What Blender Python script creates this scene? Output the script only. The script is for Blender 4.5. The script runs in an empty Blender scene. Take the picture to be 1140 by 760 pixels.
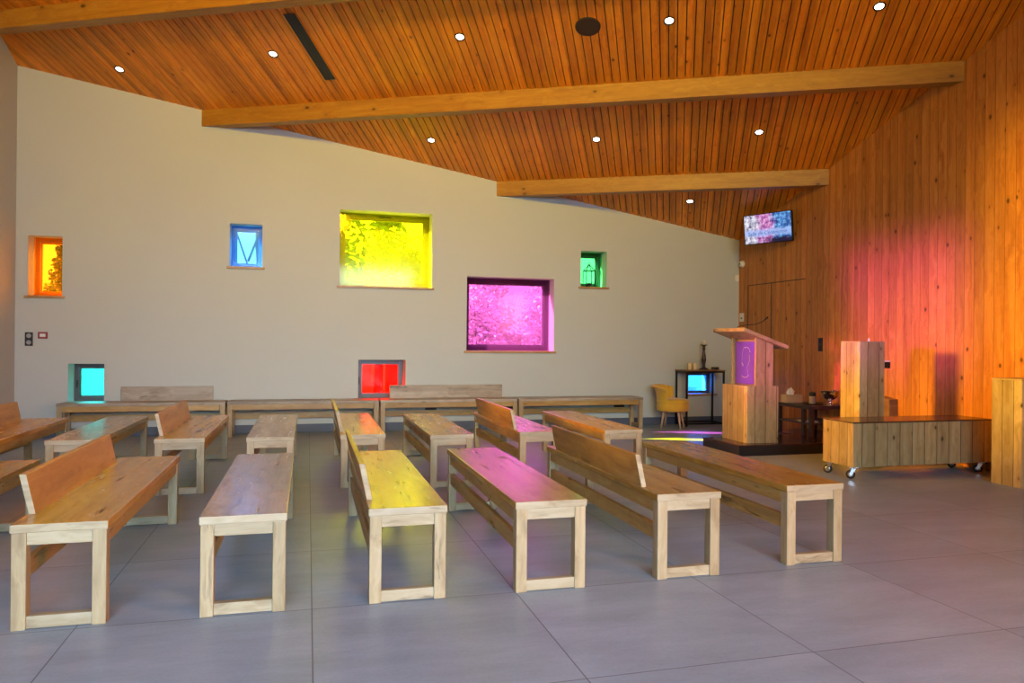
import bpy, bmesh, math, random
from mathutils import Vector, Matrix
random.seed(7)
SC = bpy.context.scene
COL = SC.collection
PI = math.pi

# ------------------------------------------------------------------ materials
def new_mat(name):
    m = bpy.data.materials.new(name); m.use_nodes = True
    nt = m.node_tree; b = nt.nodes['Principled BSDF']
    return m, nt, b

def plain(name, col, rough=.5, metal=0., spec=.5, emit=None, estr=0.):
    m, nt, b = new_mat(name)
    b.inputs['Base Color'].default_value = (*col, 1)
    b.inputs['Roughness'].default_value = rough
    b.inputs['Metallic'].default_value = metal
    b.inputs['Specular IOR Level'].default_value = spec
    if emit:
        b.inputs['Emission Color'].default_value = (*emit, 1)
        b.inputs['Emission Strength'].default_value = estr
    return m

class NB:
    """small node builder"""
    def __init__(s, nt): s.nt = nt
    def n(s, t, **k):
        x = s.nt.nodes.new(t)
        for a, v in k.items(): setattr(x, a, v)
        return x
    def put(s, sock, v):
        if isinstance(v, bpy.types.NodeSocket): s.nt.links.new(v, sock)
        else: sock.default_value = v
    def math(s, op, a, b=0., c=None, clamp=False):
        x = s.n('ShaderNodeMath', operation=op, use_clamp=clamp)
        s.put(x.inputs[0], a); s.put(x.inputs[1], b)
        if c is not None: s.put(x.inputs[2], c)
        return x.outputs[0]
    def vmath(s, op, a, b):
        x = s.n('ShaderNodeVectorMath', operation=op)
        s.put(x.inputs[0], a); s.put(x.inputs[1], b)
        return x.outputs[0]
    def ramp(s, f, stops):
        x = s.n('ShaderNodeValToRGB'); e = x.color_ramp.elements
        while len(e) < len(stops): e.new(.5)
        for el, (p, c) in zip(e, stops):
            el.position = p; el.color = (*c, 1) if len(c) == 3 else c
        s.put(x.inputs[0], f); return x.outputs[0]
    def mix(s, f, a, b, mode='MIX'):
        x = s.n('ShaderNodeMix', data_type='RGBA', blend_type=mode)
        s.put(x.inputs[0], f)
        s.put(x.inputs[6], a if isinstance(a, bpy.types.NodeSocket) else (*a, 1))
        s.put(x.inputs[7], b if isinstance(b, bpy.types.NodeSocket) else (*b, 1))
        return x.outputs[2]
    def noise(s, vec, scale, detail=3., rough=.55, dim='3D'):
        x = s.n('ShaderNodeTexNoise', noise_dimensions=dim)
        s.put(x.inputs['Vector'], vec); x.inputs['Scale'].default_value = scale
        x.inputs['Detail'].default_value = detail; x.inputs['Roughness'].default_value = rough
        return x.outputs[0]

def wood(name, light, mid, dark, grain='Z', plank=None, pw=.12, knots=0., kscale=3.5, rough=.4,
         groove=.03, vary=.35, cracks=0., fine=1., gcol=None, spec=.5, bumps=.25):
    m, nt, b = new_mat(name); B = NB(nt)
    tc = B.n('ShaderNodeTexCoord'); oi = B.n('ShaderNodeObjectInfo')
    P = tc.outputs['Object']
    off = B.n('ShaderNodeCombineXYZ')
    r = oi.outputs['Random']
    for i, k in enumerate((7.3, 3.1, 5.7)): B.put(off.inputs[i], B.math('MULTIPLY', r, k))
    Q = P if plank else B.vmath('ADD', P, off.outputs[0])
    sep = B.n('ShaderNodeSeparateXYZ'); B.put(sep.inputs[0], P)
    pid = None
    if plank:
        t = B.math('DIVIDE', sep.outputs[plank], pw)
        t = B.math('ADD', t, 37.31)
        pid = B.math('FLOOR', t); fr = B.math('FRACT', t)
        wn = B.n('ShaderNodeTexWhiteNoise', noise_dimensions='1D'); B.put(wn.inputs['W'], pid)
        cx = B.n('ShaderNodeCombineXYZ')
        for i, k in enumerate((4.1, 2.3, 9.7)): B.put(cx.inputs[i], B.math('MULTIPLY', wn.outputs[0], k))
        Q = B.vmath('ADD', Q, cx.outputs[0])
    st = {'X': (.8, 14, 14), 'Y': (14, .8, 14), 'Z': (14, 14, .8)}[grain]
    G = B.vmath('MULTIPLY', Q, tuple(v*fine for v in st))
    # gentle warp so that the grain wanders
    wob = B.noise(Q, 2.2, 2.)
    wv = B.n('ShaderNodeCombineXYZ')
    for i in range(3): B.put(wv.inputs[i], B.math('MULTIPLY', wob, 2.2))
    G = B.vmath('ADD', G, wv.outputs[0])
    n1 = B.noise(G, 1., 5., .6)
    n2 = B.noise(G, 5., 3., .6)
    g = B.math('ADD', B.math('MULTIPLY', n1, .75), B.math('MULTIPLY', n2, .25))
    col = B.ramp(g, [(.30, dark), (.5, mid), (.68, light)])
    if plank:
        v = B.math('ADD', B.math('MULTIPLY', wn.outputs[0], vary*2), 1-vary)
        cc = B.n('ShaderNodeCombineColor')
        for i in range(3): B.put(cc.inputs[i], v)
        col = B.mix(1., col, cc.outputs[0], 'MULTIPLY')
    else:
        v = B.math('ADD', B.math('MULTIPLY', r, vary), 1-vary/2)
        cc = B.n('ShaderNodeCombineColor')
        for i in range(3): B.put(cc.inputs[i], v)
        col = B.mix(1., col, cc.outputs[0], 'MULTIPLY')
    height = g
    if knots:
        ks = {'X': (.62, 1, 1), 'Y': (1, .62, 1), 'Z': (1, 1, .62)}[grain]
        K = B.vmath('MULTIPLY', Q, ks)
        vo = B.n('ShaderNodeTexVoronoi'); B.put(vo.inputs['Vector'], K); vo.inputs['Scale'].default_value = kscale
        kd = B.math('ADD', vo.outputs['Distance'], B.math('MULTIPLY', B.math('SUBTRACT', wob, .5), .08))
        km = B.ramp(kd, [(.06*knots, (1, 1, 1)), (.12*knots, (0, 0, 0))])
        halo = B.ramp(kd, [(.08*knots, (1, 1, 1)), (.28*knots, (0, 0, 0))])
        kc = tuple(c*.22 for c in dark)
        col = B.mix(B.math('MULTIPLY', halo, .35), col, dark)
        col = B.mix(B.math('MULTIPLY', km, .9), col, kc)
    if cracks:
        cs = {'X': (1.6, 22, 22), 'Y': (22, 1.6, 22), 'Z': (22, 22, 1.6)}[grain]
        C2 = B.vmath('ADD', B.vmath('MULTIPLY', Q, cs), wv.outputs[0])
        cn = B.noise(C2, 1., 4., .65)
        gate = B.ramp(B.noise(Q, 3.2, 2.), [(.47, (0, 0, 0)), (.6, (1, 1, 1))])
        cm = B.math('MULTIPLY', B.ramp(cn, [(.60, (0, 0, 0)), (.66, (1, 1, 1))]), gate)
        cm = B.math('MULTIPLY', cm, cracks)
        col = B.mix(cm, col, tuple(c*.18 for c in dark))
        height = B.math('SUBTRACT', height, B.math('MULTIPLY', cm, 1.5))
        ro = B.math('ADD', rough, B.math('MULTIPLY', cm, .5)); B.put(b.inputs['Roughness'], ro)
    else:
        b.inputs['Roughness'].default_value = rough
    if plank and groove:
        e = B.math('MINIMUM', fr, B.math('SUBTRACT', 1., fr))
        gm = B.ramp(e, [(groove*.45, (1, 1, 1)), (groove, (0, 0, 0))])
        col = B.mix(gm, col, gcol or tuple(c*.12 for c in dark))
        height = B.math('SUBTRACT', height, B.math('MULTIPLY', gm, 3.))
    bp = B.n('ShaderNodeBump'); bp.inputs['Strength'].default_value = bumps; bp.inputs['Distance'].default_value = .004
    B.put(bp.inputs['Height'], height)
    nt.links.new(bp.outputs[0], b.inputs['Normal'])
    nt.links.new(col, b.inputs['Base Color'])
    b.inputs['Specular IOR Level'].default_value = spec
    return m

BW = dict(light=(.56, .43, .28), mid=(.42, .295, .165), dark=(.25, .155, .075))
M = {}
for ax in 'Y':
    M['bench'+ax] = wood('bench wood', (.50, .33, .12), (.40, .235, .065), (.24, .125, .03), ax, rough=.42, vary=.22, cracks=.7)
M['seat'] = wood('bench seat wood', (.56, .33, .075), (.45, .235, .036), (.27, .12, .014), 'Y', rough=.25, vary=.3, cracks=.9, spec=.6, bumps=.3)
M['back'] = wood('bench back wood', (.54, .31, .085), (.43, .22, .045), (.27, .12, .02), 'Y', rough=.38, vary=.2, cracks=.3)
M['pale'] = wood('daylit pale bench end wood', (.53, .43, .29), (.44, .34, .205), (.26, .175, .09), 'X', rough=.5, vary=.2, cracks=.5)  # paler than the golden seat and sides: light on the ends put into colour
M['paleZ'] = wood('bench leg wood', (.51, .395, .24), (.415, .30, .16), (.24, .155, .075), 'Z', rough=.48, vary=.2, cracks=.4)
M['worn'] = wood('worn bench seat wood', (.56, .43, .30), (.42, .30, .19), (.23, .14, .08), 'Y', rough=.26, vary=.2, cracks=.9, spec=.6, bumps=.3)
M['wornback'] = wood('worn plank wood', (.46, .39, .31), (.34, .27, .20), (.17, .12, .085), 'Y', rough=.45, vary=.2, cracks=1.)
M['cladding'] = wood('spruce wall cladding', (.64, .28, .06), (.53, .20, .034), (.34, .10, .014), 'Z', plank='Y', pw=.118,
                     knots=1., kscale=6.2, rough=.42, groove=.022, vary=.17, bumps=.2)
M['slat'] = wood('ceiling slat wood', (.80, .31, .014), (.69, .22, .008), (.46, .115, .004), 'Y', plank='X', pw=.092,
                 knots=.7, kscale=5., rough=.45, groove=0, vary=.22, bumps=.15)
M['beam'] = wood('laminated beam wood', (.47, .24, .026), (.385, .165, .013), (.27, .10, .008), 'X', knots=.9, kscale=4.5, rough=.45, vary=.1)
KW = dict(light=(.56, .42, .22), mid=(.44, .305, .13), dark=(.28, .17, .06))
M['plankX'] = wood('knotty plank wood along x', grain='Z', plank='X', pw=.145, knots=1.15, kscale=7.5, rough=.55, groove=.03, vary=.2, **KW)
M['plankY'] = wood('knotty plank wood along y', grain='Z', plank='Y', pw=.115, knots=1.15, kscale=7.5, rough=.55, groove=.03, vary=.2, **KW)
M['board'] = wood('plank top wood', grain='X', knots=1.15, kscale=7.5, rough=.5, vary=.1, **KW)
M['sill'] = wood('sill wood', (.50, .30, .13), (.40, .22, .08), (.25, .12, .04), 'X', rough=.4, vary=.2)
M['dresswood'] = wood('console top wood', (.36, .20, .10), (.26, .13, .06), (.16, .07, .03), 'X', rough=.4)

M['metal_dark'] = plain('dark metal', (.022, .02, .02), .4, .6)
M['black'] = plain('black plastic', (.012, .012, .013), .4)
M['frame'] = plain('grey window frame', (.085, .088, .10), .35)
M['lightframe'] = plain('light grey window frame', (.50, .50, .51), .35)
M['blackgloss'] = plain('black glossy lacquer', (.012, .010, .010), .13)
M['espresso'] = plain('dark espresso wood', (.03, .018, .016), .3)
M['chrome'] = plain('bright zinc', (.72, .74, .76), .22, 1.)
M['silver'] = plain('polished silver', (.80, .77, .74), .12, 1.)
M['rubber'] = plain('black rubber', (.015, .015, .016), .6)
M['white'] = plain('white plastic', (.75, .74, .71), .45)
M['wax'] = plain('ivory wax', (.80, .66, .42), .5)
M['card'] = plain('plain cardboard', (.50, .36, .22), .7)
M['tissue'] = plain('white tissue', (.82, .80, .80), .8)
M['paper'] = plain('paper', (.72, .70, .72), .6)
M['greyplastic'] = plain('grey ceramic', (.33, .32, .34), .4)
M['base'] = plain('slate baseboard', (.085, .10, .15), .5)
M['red'] = plain('dark red plastic', (.25, .03, .03), .4)
M['stroke'] = plain('cream thread', (.85, .78, .72), .7)
M['lens'] = plain('lit lamp lens', (1, 1, 1), .3, emit=(1, .96, .90), estr=9.)

def fabric(name, col, sc=220, bump=.35, rough=.8, sheen=.3):
    m, nt, b = new_mat(name); B = NB(nt)
    tc = B.n('ShaderNodeTexCoord')
    n = B.noise(tc.outputs['Object'], sc, 2.); n2 = B.noise(tc.outputs['Object'], 6., 3.)
    c = B.mix(n2, tuple(v*.8 for v in col), tuple(min(1, v*1.15) for v in col))
    nt.links.new(c, b.inputs['Base Color'])
    bp = B.n('ShaderNodeBump'); bp.inputs['Strength'].default_value = bump; bp.inputs['Distance'].default_value = .002
    B.put(bp.inputs['Height'], n); nt.links.new(bp.outputs[0], b.inputs['Normal'])
    b.inputs['Roughness'].default_value = rough
    b.inputs['Sheen Weight'].default_value = sheen
    return m
M['mustard'] = fabric('mustard fabric', (.70, .40, .025))
M['violet'] = fabric('violet cloth', (.16, .035, .62), 150, .3, .7, .2)

def plaster():
    m, nt, b = new_mat('painted plaster'); B = NB(nt)
    tc = B.n('ShaderNodeTexCoord')
    n = B.noise(tc.outputs['Object'], 60., 4.); n2 = B.noise(tc.outputs['Object'], .7, 2.)
    c = B.mix(n2, (.47, .50, .49), (.515, .545, .535))
    nt.links.new(c, b.inputs['Base Color'])
    bp = B.n('ShaderNodeBump'); bp.inputs['Strength'].default_value = .08; bp.inputs['Distance'].default_value = .002
    B.put(bp.inputs['Height'], n); nt.links.new(bp.outputs[0], b.inputs['Normal'])
    b.inputs['Roughness'].default_value = .75
    return m
M['plaster'] = plaster()

def floor_mat():
    m, nt, b = new_mat('grey stone floor tiles'); B = NB(nt)
    tc = B.n('ShaderNodeTexCoord'); P = tc.outputs['Object']
    sep = B.n('ShaderNodeSeparateXYZ'); B.put(sep.inputs[0], P)
    es = []; ids = []
    for i, o in ((0, -.03), (1, -.63)):
        t = B.math('ADD', sep.outputs[i], o+40.); fr = B.math('FRACT', t); ids.append(B.math('FLOOR', t))
        es.append(B.math('MINIMUM', fr, B.math('SUBTRACT', 1., fr)))
    e = B.math('MINIMUM', *es)
    cx = B.n('ShaderNodeCombineXYZ'); B.put(cx.inputs[0], ids[0]); B.put(cx.inputs[1], ids[1])
    wn = B.n('ShaderNodeTexWhiteNoise', noise_dimensions='2D'); B.put(wn.inputs['Vector'], cx.outputs[0])
    sh = B.vmath('ADD', P, B.vmath('MULTIPLY', wn.outputs['Color'], (9, 9, 9)))
    n1 = B.noise(B.vmath('MULTIPLY', sh, (1., 3., 1.)), 1.6, 6., .62); n2 = B.noise(sh, 60., 3.)
    g = B.math('ADD', B.math('MULTIPLY', n1, .8), B.math('MULTIPLY', n2, .2))
    col = B.ramp(g, [(.33, (.225, .285, .36)), (.52, (.285, .355, .445)), (.70, (.35, .42, .52))])
    v = B.math('ADD', B.math('MULTIPLY', wn.outputs['Value'], .10), .95)
    cc = B.n('ShaderNodeCombineColor')
    for i in range(3): B.put(cc.inputs[i], v)
    col = B.mix(1., col, cc.outputs[0], 'MULTIPLY')
    gm = B.ramp(e, [(.0016, (1, 1, 1)), (.0034, (0, 0, 0))])
    col = B.mix(gm, col, (.035, .035, .037))
    nt.links.new(col, b.inputs['Base Color'])
    ro = B.math('ADD', B.math('MULTIPLY', n1, .18), .32); B.put(b.inputs['Roughness'], ro)
    bp = B.n('ShaderNodeBump'); bp.inputs['Strength'].default_value = .12; bp.inputs['Distance'].default_value = .003
    B.put(bp.inputs['Height'], B.math('SUBTRACT', g, B.math('MULTIPLY', gm, 1.)))
    nt.links.new(bp.outputs[0], b.inputs['Normal'])
    b.inputs['Specular IOR Level'].default_value = .4
    return m
M['floor'] = floor_mat()

def glass(name, col, trl=.03):
    """coloured pane: tinted see-through, a little scattering in the film, a glossy face"""
    m, nt, b = new_mat(name); B = NB(nt); nt.nodes.remove(b)
    out = nt.nodes['Material Output']
    col = tuple(math.sqrt(c) for c in col)      # the light crosses both faces of the pane
    t = B.n('ShaderNodeBsdfTransparent'); t.inputs[0].default_value = (*col, 1)
    d = B.n('ShaderNodeBsdfTranslucent'); d.inputs[0].default_value = (*col, 1)
    g = B.n('ShaderNodeBsdfGlossy'); g.inputs['Roughness'].default_value = .08
    g.inputs[0].default_value = (1, 1, 1, 1)
    fr = B.n('ShaderNodeFresnel'); fr.inputs[0].default_value = 1.45
    m1 = B.n('ShaderNodeMixShader'); m1.inputs[0].default_value = trl
    nt.links.new(t.outputs[0], m1.inputs[1]); nt.links.new(d.outputs[0], m1.inputs[2])
    m2 = B.n('ShaderNodeMixShader'); nt.links.new(B.math('MULTIPLY', fr.outputs[0], .5), m2.inputs[0])
    nt.links.new(m1.outputs[0], m2.inputs[1]); nt.links.new(g.outputs[0], m2.inputs[2])
    nt.links.new(m2.outputs[0], out.inputs[0])
    return m

def leafmat(name, c1, c2):
    m, nt, b = new_mat(name); B = NB(nt)
    tc = B.n('ShaderNodeTexCoord'); n = B.noise(tc.outputs['Object'], 2.5, 3.)
    nt.links.new(B.ramp(n, [(.35, c1), (.65, c2)]), b.inputs['Base Color'])
    b.inputs['Roughness'].default_value = .6
    b.inputs['Transmission Weight'].default_value = 0.
    return m
M['leaf'] = leafmat('spring leaves', (.04, .085, .004), (.08, .14, .01))
M['needle'] = leafmat('conifer needles', (.035, .07, .03), (.08, .13, .05))
M['hedge'] = leafmat('hedge leaves', (.45, .46, .42), (.75, .75, .72))
M['bark'] = plain('grey bark', (.16, .13, .10), .9)
M['grass'] = leafmat('lawn', (.10, .16, .05), (.18, .25, .09))
M['render'] = plain('pale render wall', (.55, .50, .44), .8)
M['rooftile'] = plain('slate roof', (.20, .20, .22), .7)

# ------------------------------------------------------------------ mesh helpers
def obj(name, bm, mats, parent=None, loc=(0, 0, 0), rot=(0, 0, 0), smooth=False):
    me = bpy.data.meshes.new(name)
    bmesh.ops.recalc_face_normals(bm, faces=bm.faces)
    if smooth:
        for f in bm.faces: f.smooth = True
    bm.to_mesh(me); bm.free()
    for m in (mats if isinstance(mats, (list, tuple)) else [mats]): me.materials.append(m)
    o = bpy.data.objects.new(name, me); COL.objects.link(o)
    o.location = loc; o.rotation_euler = rot
    if parent: o.parent = parent
    return o

def tag(o, label=None, cat=None, group=None, kind=None):
    if label: o['label'] = label
    if cat: o['category'] = cat
    if group: o['group'] = group
    if kind: o['kind'] = kind
    return o

def thing(name, label, cat, loc=(0, 0, 0), rz=0., group=None, kind=None):
    o = bpy.data.objects.new(name, None); COL.objects.link(o)
    o.empty_display_size = .1
    o.location = loc; o.rotation_euler = (0, 0, rz)
    return tag(o, label, cat, group, kind)

def box(bm, x0, x1, y0, y1, z0, z1, bev=0., mi=0, mat=None):
    t = bmesh.new()
    vs = [t.verts.new((x, y, z)) for x in (x0, x1) for y in (y0, y1) for z in (z0, z1)]
    for f in ((0, 1, 3, 2), (4, 6, 7, 5), (0, 4, 5, 1), (2, 3, 7, 6), (0, 2, 6, 4), (1, 5, 7, 3)):
        t.faces.new([vs[i] for i in f])
    if bev: bmesh.ops.bevel(t, geom=t.edges[:], offset=bev, segments=2, affect='EDGES', profile=.6)
    if mat is not None: t.transform(mat)
    return join(bm, t, mi)

def join(bm, t, mi=0):
    bmesh.ops.recalc_face_normals(t, faces=t.faces)
    mp = {}
    for v in t.verts: mp[v] = bm.verts.new(v.co)
    for f in t.faces:
        nf = bm.faces.new([mp[v] for v in f.verts]); nf.material_index = mi; nf.smooth = f.smooth
    t.free(); return bm

def lathe(bm, prof, seg=24, center=(0, 0, 0), mi=0, mat=None):
    t = bmesh.new(); rings = []
    for r, z in prof:
        if r < 1e-5: rings.append([t.verts.new((0, 0, z))])
        else: rings.append([t.verts.new((r*math.cos(2*PI*i/seg), r*math.sin(2*PI*i/seg), z)) for i in range(seg)])
    for a, b in zip(rings, rings[1:]):
        for i in range(seg):
            j = (i+1) % seg
            if len(a) == 1 and len(b) == 1: continue
            if len(a) == 1: f = [a[0], b[j], b[i]]
            elif len(b) == 1: f = [a[i], a[j], b[0]]
            else: f = [a[i], a[j], b[j], b[i]]
            t.faces.new(f).smooth = True
    if len(rings[0]) > 1: t.faces.new(rings[0][::-1])
    if len(rings[-1]) > 1: t.faces.new(rings[-1])
    t.transform(Matrix.Translation(center) if mat is None else mat)
    return join(bm, t, mi)

def tube(bm, pts, r, seg=8, mi=0):
    pts = [Vector(p) for p in pts]; t = bmesh.new(); rings = []
    rs = r if isinstance(r, (list, tuple)) else [r]*len(pts)
    for i, p in enumerate(pts):
        d = (pts[min(i+1, len(pts)-1)]-pts[max(i-1, 0)]).normalized()
        u = d.cross(Vector((0, 0, 1)) if abs(d.z) < .9 else Vector((1, 0, 0))).normalized(); w = d.cross(u)
        rings.append([t.verts.new(p+(u*math.cos(2*PI*k/seg)+w*math.sin(2*PI*k/seg))*rs[i]) for k in range(seg)])
    for a, b in zip(rings, rings[1:]):
        for k in range(seg):
            t.faces.new([a[k], a[(k+1) % seg], b[(k+1) % seg], b[k]]).smooth = True
    t.faces.new(rings[0][::-1]); t.faces.new(rings[-1])
    return join(bm, t, mi)

def prism(bm, poly, axis, a0, a1, mi=0):
    """polygon (list of 2D points) extruded along axis 'X','Y' or 'Z'"""
    t = bmesh.new()
    def P(p, a): return {'X': (a, p[0], p[1]), 'Y': (p[0], a, p[1]), 'Z': (p[0], p[1], a)}[axis]
    A = [t.verts.new(P(p, a0)) for p in poly]; Bv = [t.verts.new(P(p, a1)) for p in poly]
    t.faces.new(A); t.faces.new(Bv[::-1])
    for i in range(len(poly)):
        j = (i+1) % len(poly); t.faces.new([A[i], Bv[i], Bv[j], A[j]])
    return join(bm, t, mi)

def NBm(): return bmesh.new()

# ------------------------------------------------------------------ room geometry
XL, XR, YB, YF = -3.54, 6.72, 10.62, -4.0
AX, AY = .168, .32
C0 = 2.95 + AX*XR + AY*YB
def cz(x, y): return C0 - AX*x - AY*y

bm = NBm(); box(bm, XL-.3, XR+.3, YF, YB+.3, -.12, 0)
tag(obj('floor', bm, M['floor']), kind='structure')

# windows: number, pane colour, x0, x1, z0, z1, depth, sill
WIN = [
 (1, 'orange', (1., .24, .004), -3.403, -3.019, 1.797, 2.554, True),
 (2, 'blue',   (.08, .34, .88), -1.024, -.608, 2.25, 2.826, True),
 (3, 'yellow', (.98, .88, .002), .417, 1.71, 2.035, 3.097, True),
 (4, 'pink',   (.42, .060, .28), 2.23, 3.569, 1.135, 2.223, True),
 (5, 'green',  (.05, .45, .11), 3.994, 4.418, 2.123, 2.668, True),
 (6, 'red',    (.85, .004, .001), .686, 1.346, .44, 1.0, False),
 (7, 'aqua',   (.012, .42, .40), -2.943, -2.526, .44, .938, False),
 (8, 'azure',  (.02, .18, 1.0), 5.829, 6.296, .474, .80, True),
]
WT = .40     # wall thickness
RD = .27     # depth of the reveal to the window frame

def back_wall():
    bm = NBm()
    xs = sorted({XL-.3, XR+.3} | {w[3] for w in WIN} | {w[4] for w in WIN})
    zs = sorted({0., 5.4} | {w[5] for w in WIN} | {w[6] for w in WIN})
    def hole(xa, xb, za, zb):
        return any(w[3] < (xa+xb)/2 < w[4] and w[5] < (za+zb)/2 < w[6] for w in WIN)
    vd = {}
    def V(x, y, z):
        k = (round(x, 5), round(y, 5), round(z, 5))
        if k not in vd: vd[k] = bm.verts.new(k)
        return vd[k]
    for y in (YB, YB+WT):
        for xa, xb in zip(xs, xs[1:]):
            for za, zb in zip(zs, zs[1:]):
                if not hole(xa, xb, za, zb):
                    bm.faces.new([V(xa, y, za), V(xb, y, za), V(xb, y, zb), V(xa, y, zb)])
    # edges bordering only one face on the inner skin carry the reveal
    for e in [e for e in bm.edges if len(e.link_faces) == 1 and abs(e.verts[0].co.y-YB) < 1e-4]:
        a, b = e.verts
        bm.faces.new([a, b, V(b.co.x, YB+WT, b.co.z), V(a.co.x, YB+WT, a.co.z)])
    n = Vector((AX, AY, 1)).normalized()
    bmesh.ops.bisect_plane(bm, geom=bm.verts[:]+bm.edges[:]+bm.faces[:], plane_co=(0, 0, C0+.10), plane_no=n, clear_outer=True)
    return tag(obj('wall_back', bm, M['plaster']), kind='structure')
back_wall()

for (num, cn, pc, x0, x1, z0, z1, sill) in WIN:
    lab = {'orange': 'tall orange glazed window near the left corner', 'blue': 'small pale blue glazed window high on the plaster wall',
           'yellow': 'large yellow glazed window with a tree behind it', 'pink': 'large pink glazed window low in the middle of the wall',
           'green': 'small green glazed window with a lantern on its sill', 'red': 'low red glazed window above the wall bench',
           'aqua': 'low turquoise glazed window above the wall bench end', 'azure': 'low bright blue glazed window behind the console table'}[cn]
    w = thing('window_%d' % num, lab, 'window', ((x0+x1)/2, YB, z0), kind='structure')
    hw = (x1-x0)/2; h = z1-z0; fw = (.055 if hw < .5 else .075) if cn != 'azure' else .022
    bm = NBm()
    ya, yb = (RD, RD+.07) if cn != 'azure' else (.16, .23)
    box(bm, -hw, -hw+fw, ya, yb, 0, h, .004); box(bm, hw-fw, hw, ya, yb, 0, h, .004)
    box(bm, -hw+fw, hw-fw, ya, yb, 0, fw, .004); box(bm, -hw+fw, hw-fw, ya, yb, h-fw, h, .004)
    # inner bead of the sash
    s = fw+.018
    box(bm, -hw+fw, -hw+s, ya+.02, yb-.01, fw, h-fw); box(bm, hw-s, hw-fw, ya+.02, yb-.01, fw, h-fw)
    box(bm, -hw+s, hw-s, ya+.02, yb-.01, fw, s); box(bm, -hw+s, hw-s, ya+.02, yb-.01, h-s, h-fw)
    obj('frame', bm, M['frame'] if cn not in ('orange', 'blue') else M['lightframe'], w)
    bm = NBm()
    if cn in ('orange', 'blue', 'yellow', 'pink', 'green'):      # coloured panel set into the reveal in front of the sash
        box(bm, -hw+.001, hw-.001, ya-.06, ya-.05, .005, h-.001)
    else:
        box(bm, -hw+s-.004, hw-s+.004, ya+.035, ya+.045, s-.004, h-s+.004)
    p = obj('pane', bm, glass(cn+' glass', pc), w); p['label'] = cn.replace('azure', 'bright blue').replace('aqua', 'turquoise')+' coloured glass'
    if cn in ('aqua', 'pink', 'yellow', 'green', 'red'):
        bm = NBm(); sx = 1 if cn == 'green' else -1
        hx = sx*(hw-fw/2)
        if cn == 'aqua': hx = -hw+fw*.75
        if cn == 'yellow':
            box(bm, -.09, .09, ya-.012, ya, h-fw*.7, h-fw*.35, .003)
            obj('vent_strip', bm, M['metal_dark'], w)
        else:
            box(bm, hx-.012, hx+.012, ya-.012, ya, h*.42, h*.55, .003); box(bm, hx-.009, hx+.009, ya-.035, ya-.02, h*.36, h*.52, .003)
            box(bm, hx-.009, hx+.009, ya-.03, ya-.01, h*.49, h*.52, .002)
            obj('handle', bm, M['metal_dark'], w)
    if sill:
        bm = NBm(); box(bm, -hw-.035, hw+.035, -.03, 0, -.032, 0, .004); box(bm, -hw, hw, -.001, RD, -.02, .004)
        obj('sill', bm, M['sill'], w)

# left wall and the wooden front wall
def side_wall(name, x0, x1, mat):
    bm = NBm()
    xm = x0 if x0 < 0 else x1
    xi = x1 if x0 < 0 else x0
    poly = [(YF, 0), (YB+(.0 if x0 < 0 else .0), 0), (YB, cz(xi, YB)+.05), (YF, cz(xi, YF)+.05)]
    prism(bm, poly, 'X', x0, x1)
    return tag(obj(name, bm, mat), kind='structure')
side_wall('wall_left', XL-.3, XL, M['plaster'])
side_wall('wall_right', XR, XR+.3, M['cladding'])

bm = NBm()
OX0, OX1, OZ = -3.3, 5.0, 2.5      # glazed entrance behind the camera
for (a, b, za, zb) in ((XL, OX0, 0, 9), (OX1, XR, 0, 9), (OX0, OX1, OZ, 9)): box(bm, a, b, YF-.2, YF, za, zb)
n_ = Vector((AX, AY, 1)).normalized()
bmesh.ops.bisect_plane(bm, geom=bm.verts[:]+bm.edges[:]+bm.faces[:], plane_co=(0, 0, C0+.02), plane_no=n_, clear_outer=True)
bmesh.ops.holes_fill(bm, edges=bm.edges[:])
tag(obj('wall_front', bm, M['plaster']), kind='structure')

# concealed door in the cladding
dy0, dy1, dzt = 8.947, 10.356, 2.197
d = thing('door_1', 'flush clad door in the wooden wall behind the lectern', 'door', (XR, 0, 0), kind='structure')
bm = NBm()
for (a, b) in ((10.350, 10.362), (9.735, 9.747)): box(bm, -.004, .004, a, b, .1, dzt)
box(bm, -.004, .004, dy0, dy1, dzt-.006, dzt+.006)
obj('joint', bm, M['espresso'], d)

# baseboards
bm = NBm(); box(bm, XL, XR, YB-.016, YB, 0, .115, .003)
tag(obj('baseboard_back', bm, M['base']), kind='structure')
bm = NBm(); box(bm, XL, XL+.016, YF, YB-.016, 0, .115, .003)
tag(obj('baseboard_left', bm, M['base']), kind='structure')

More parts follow.
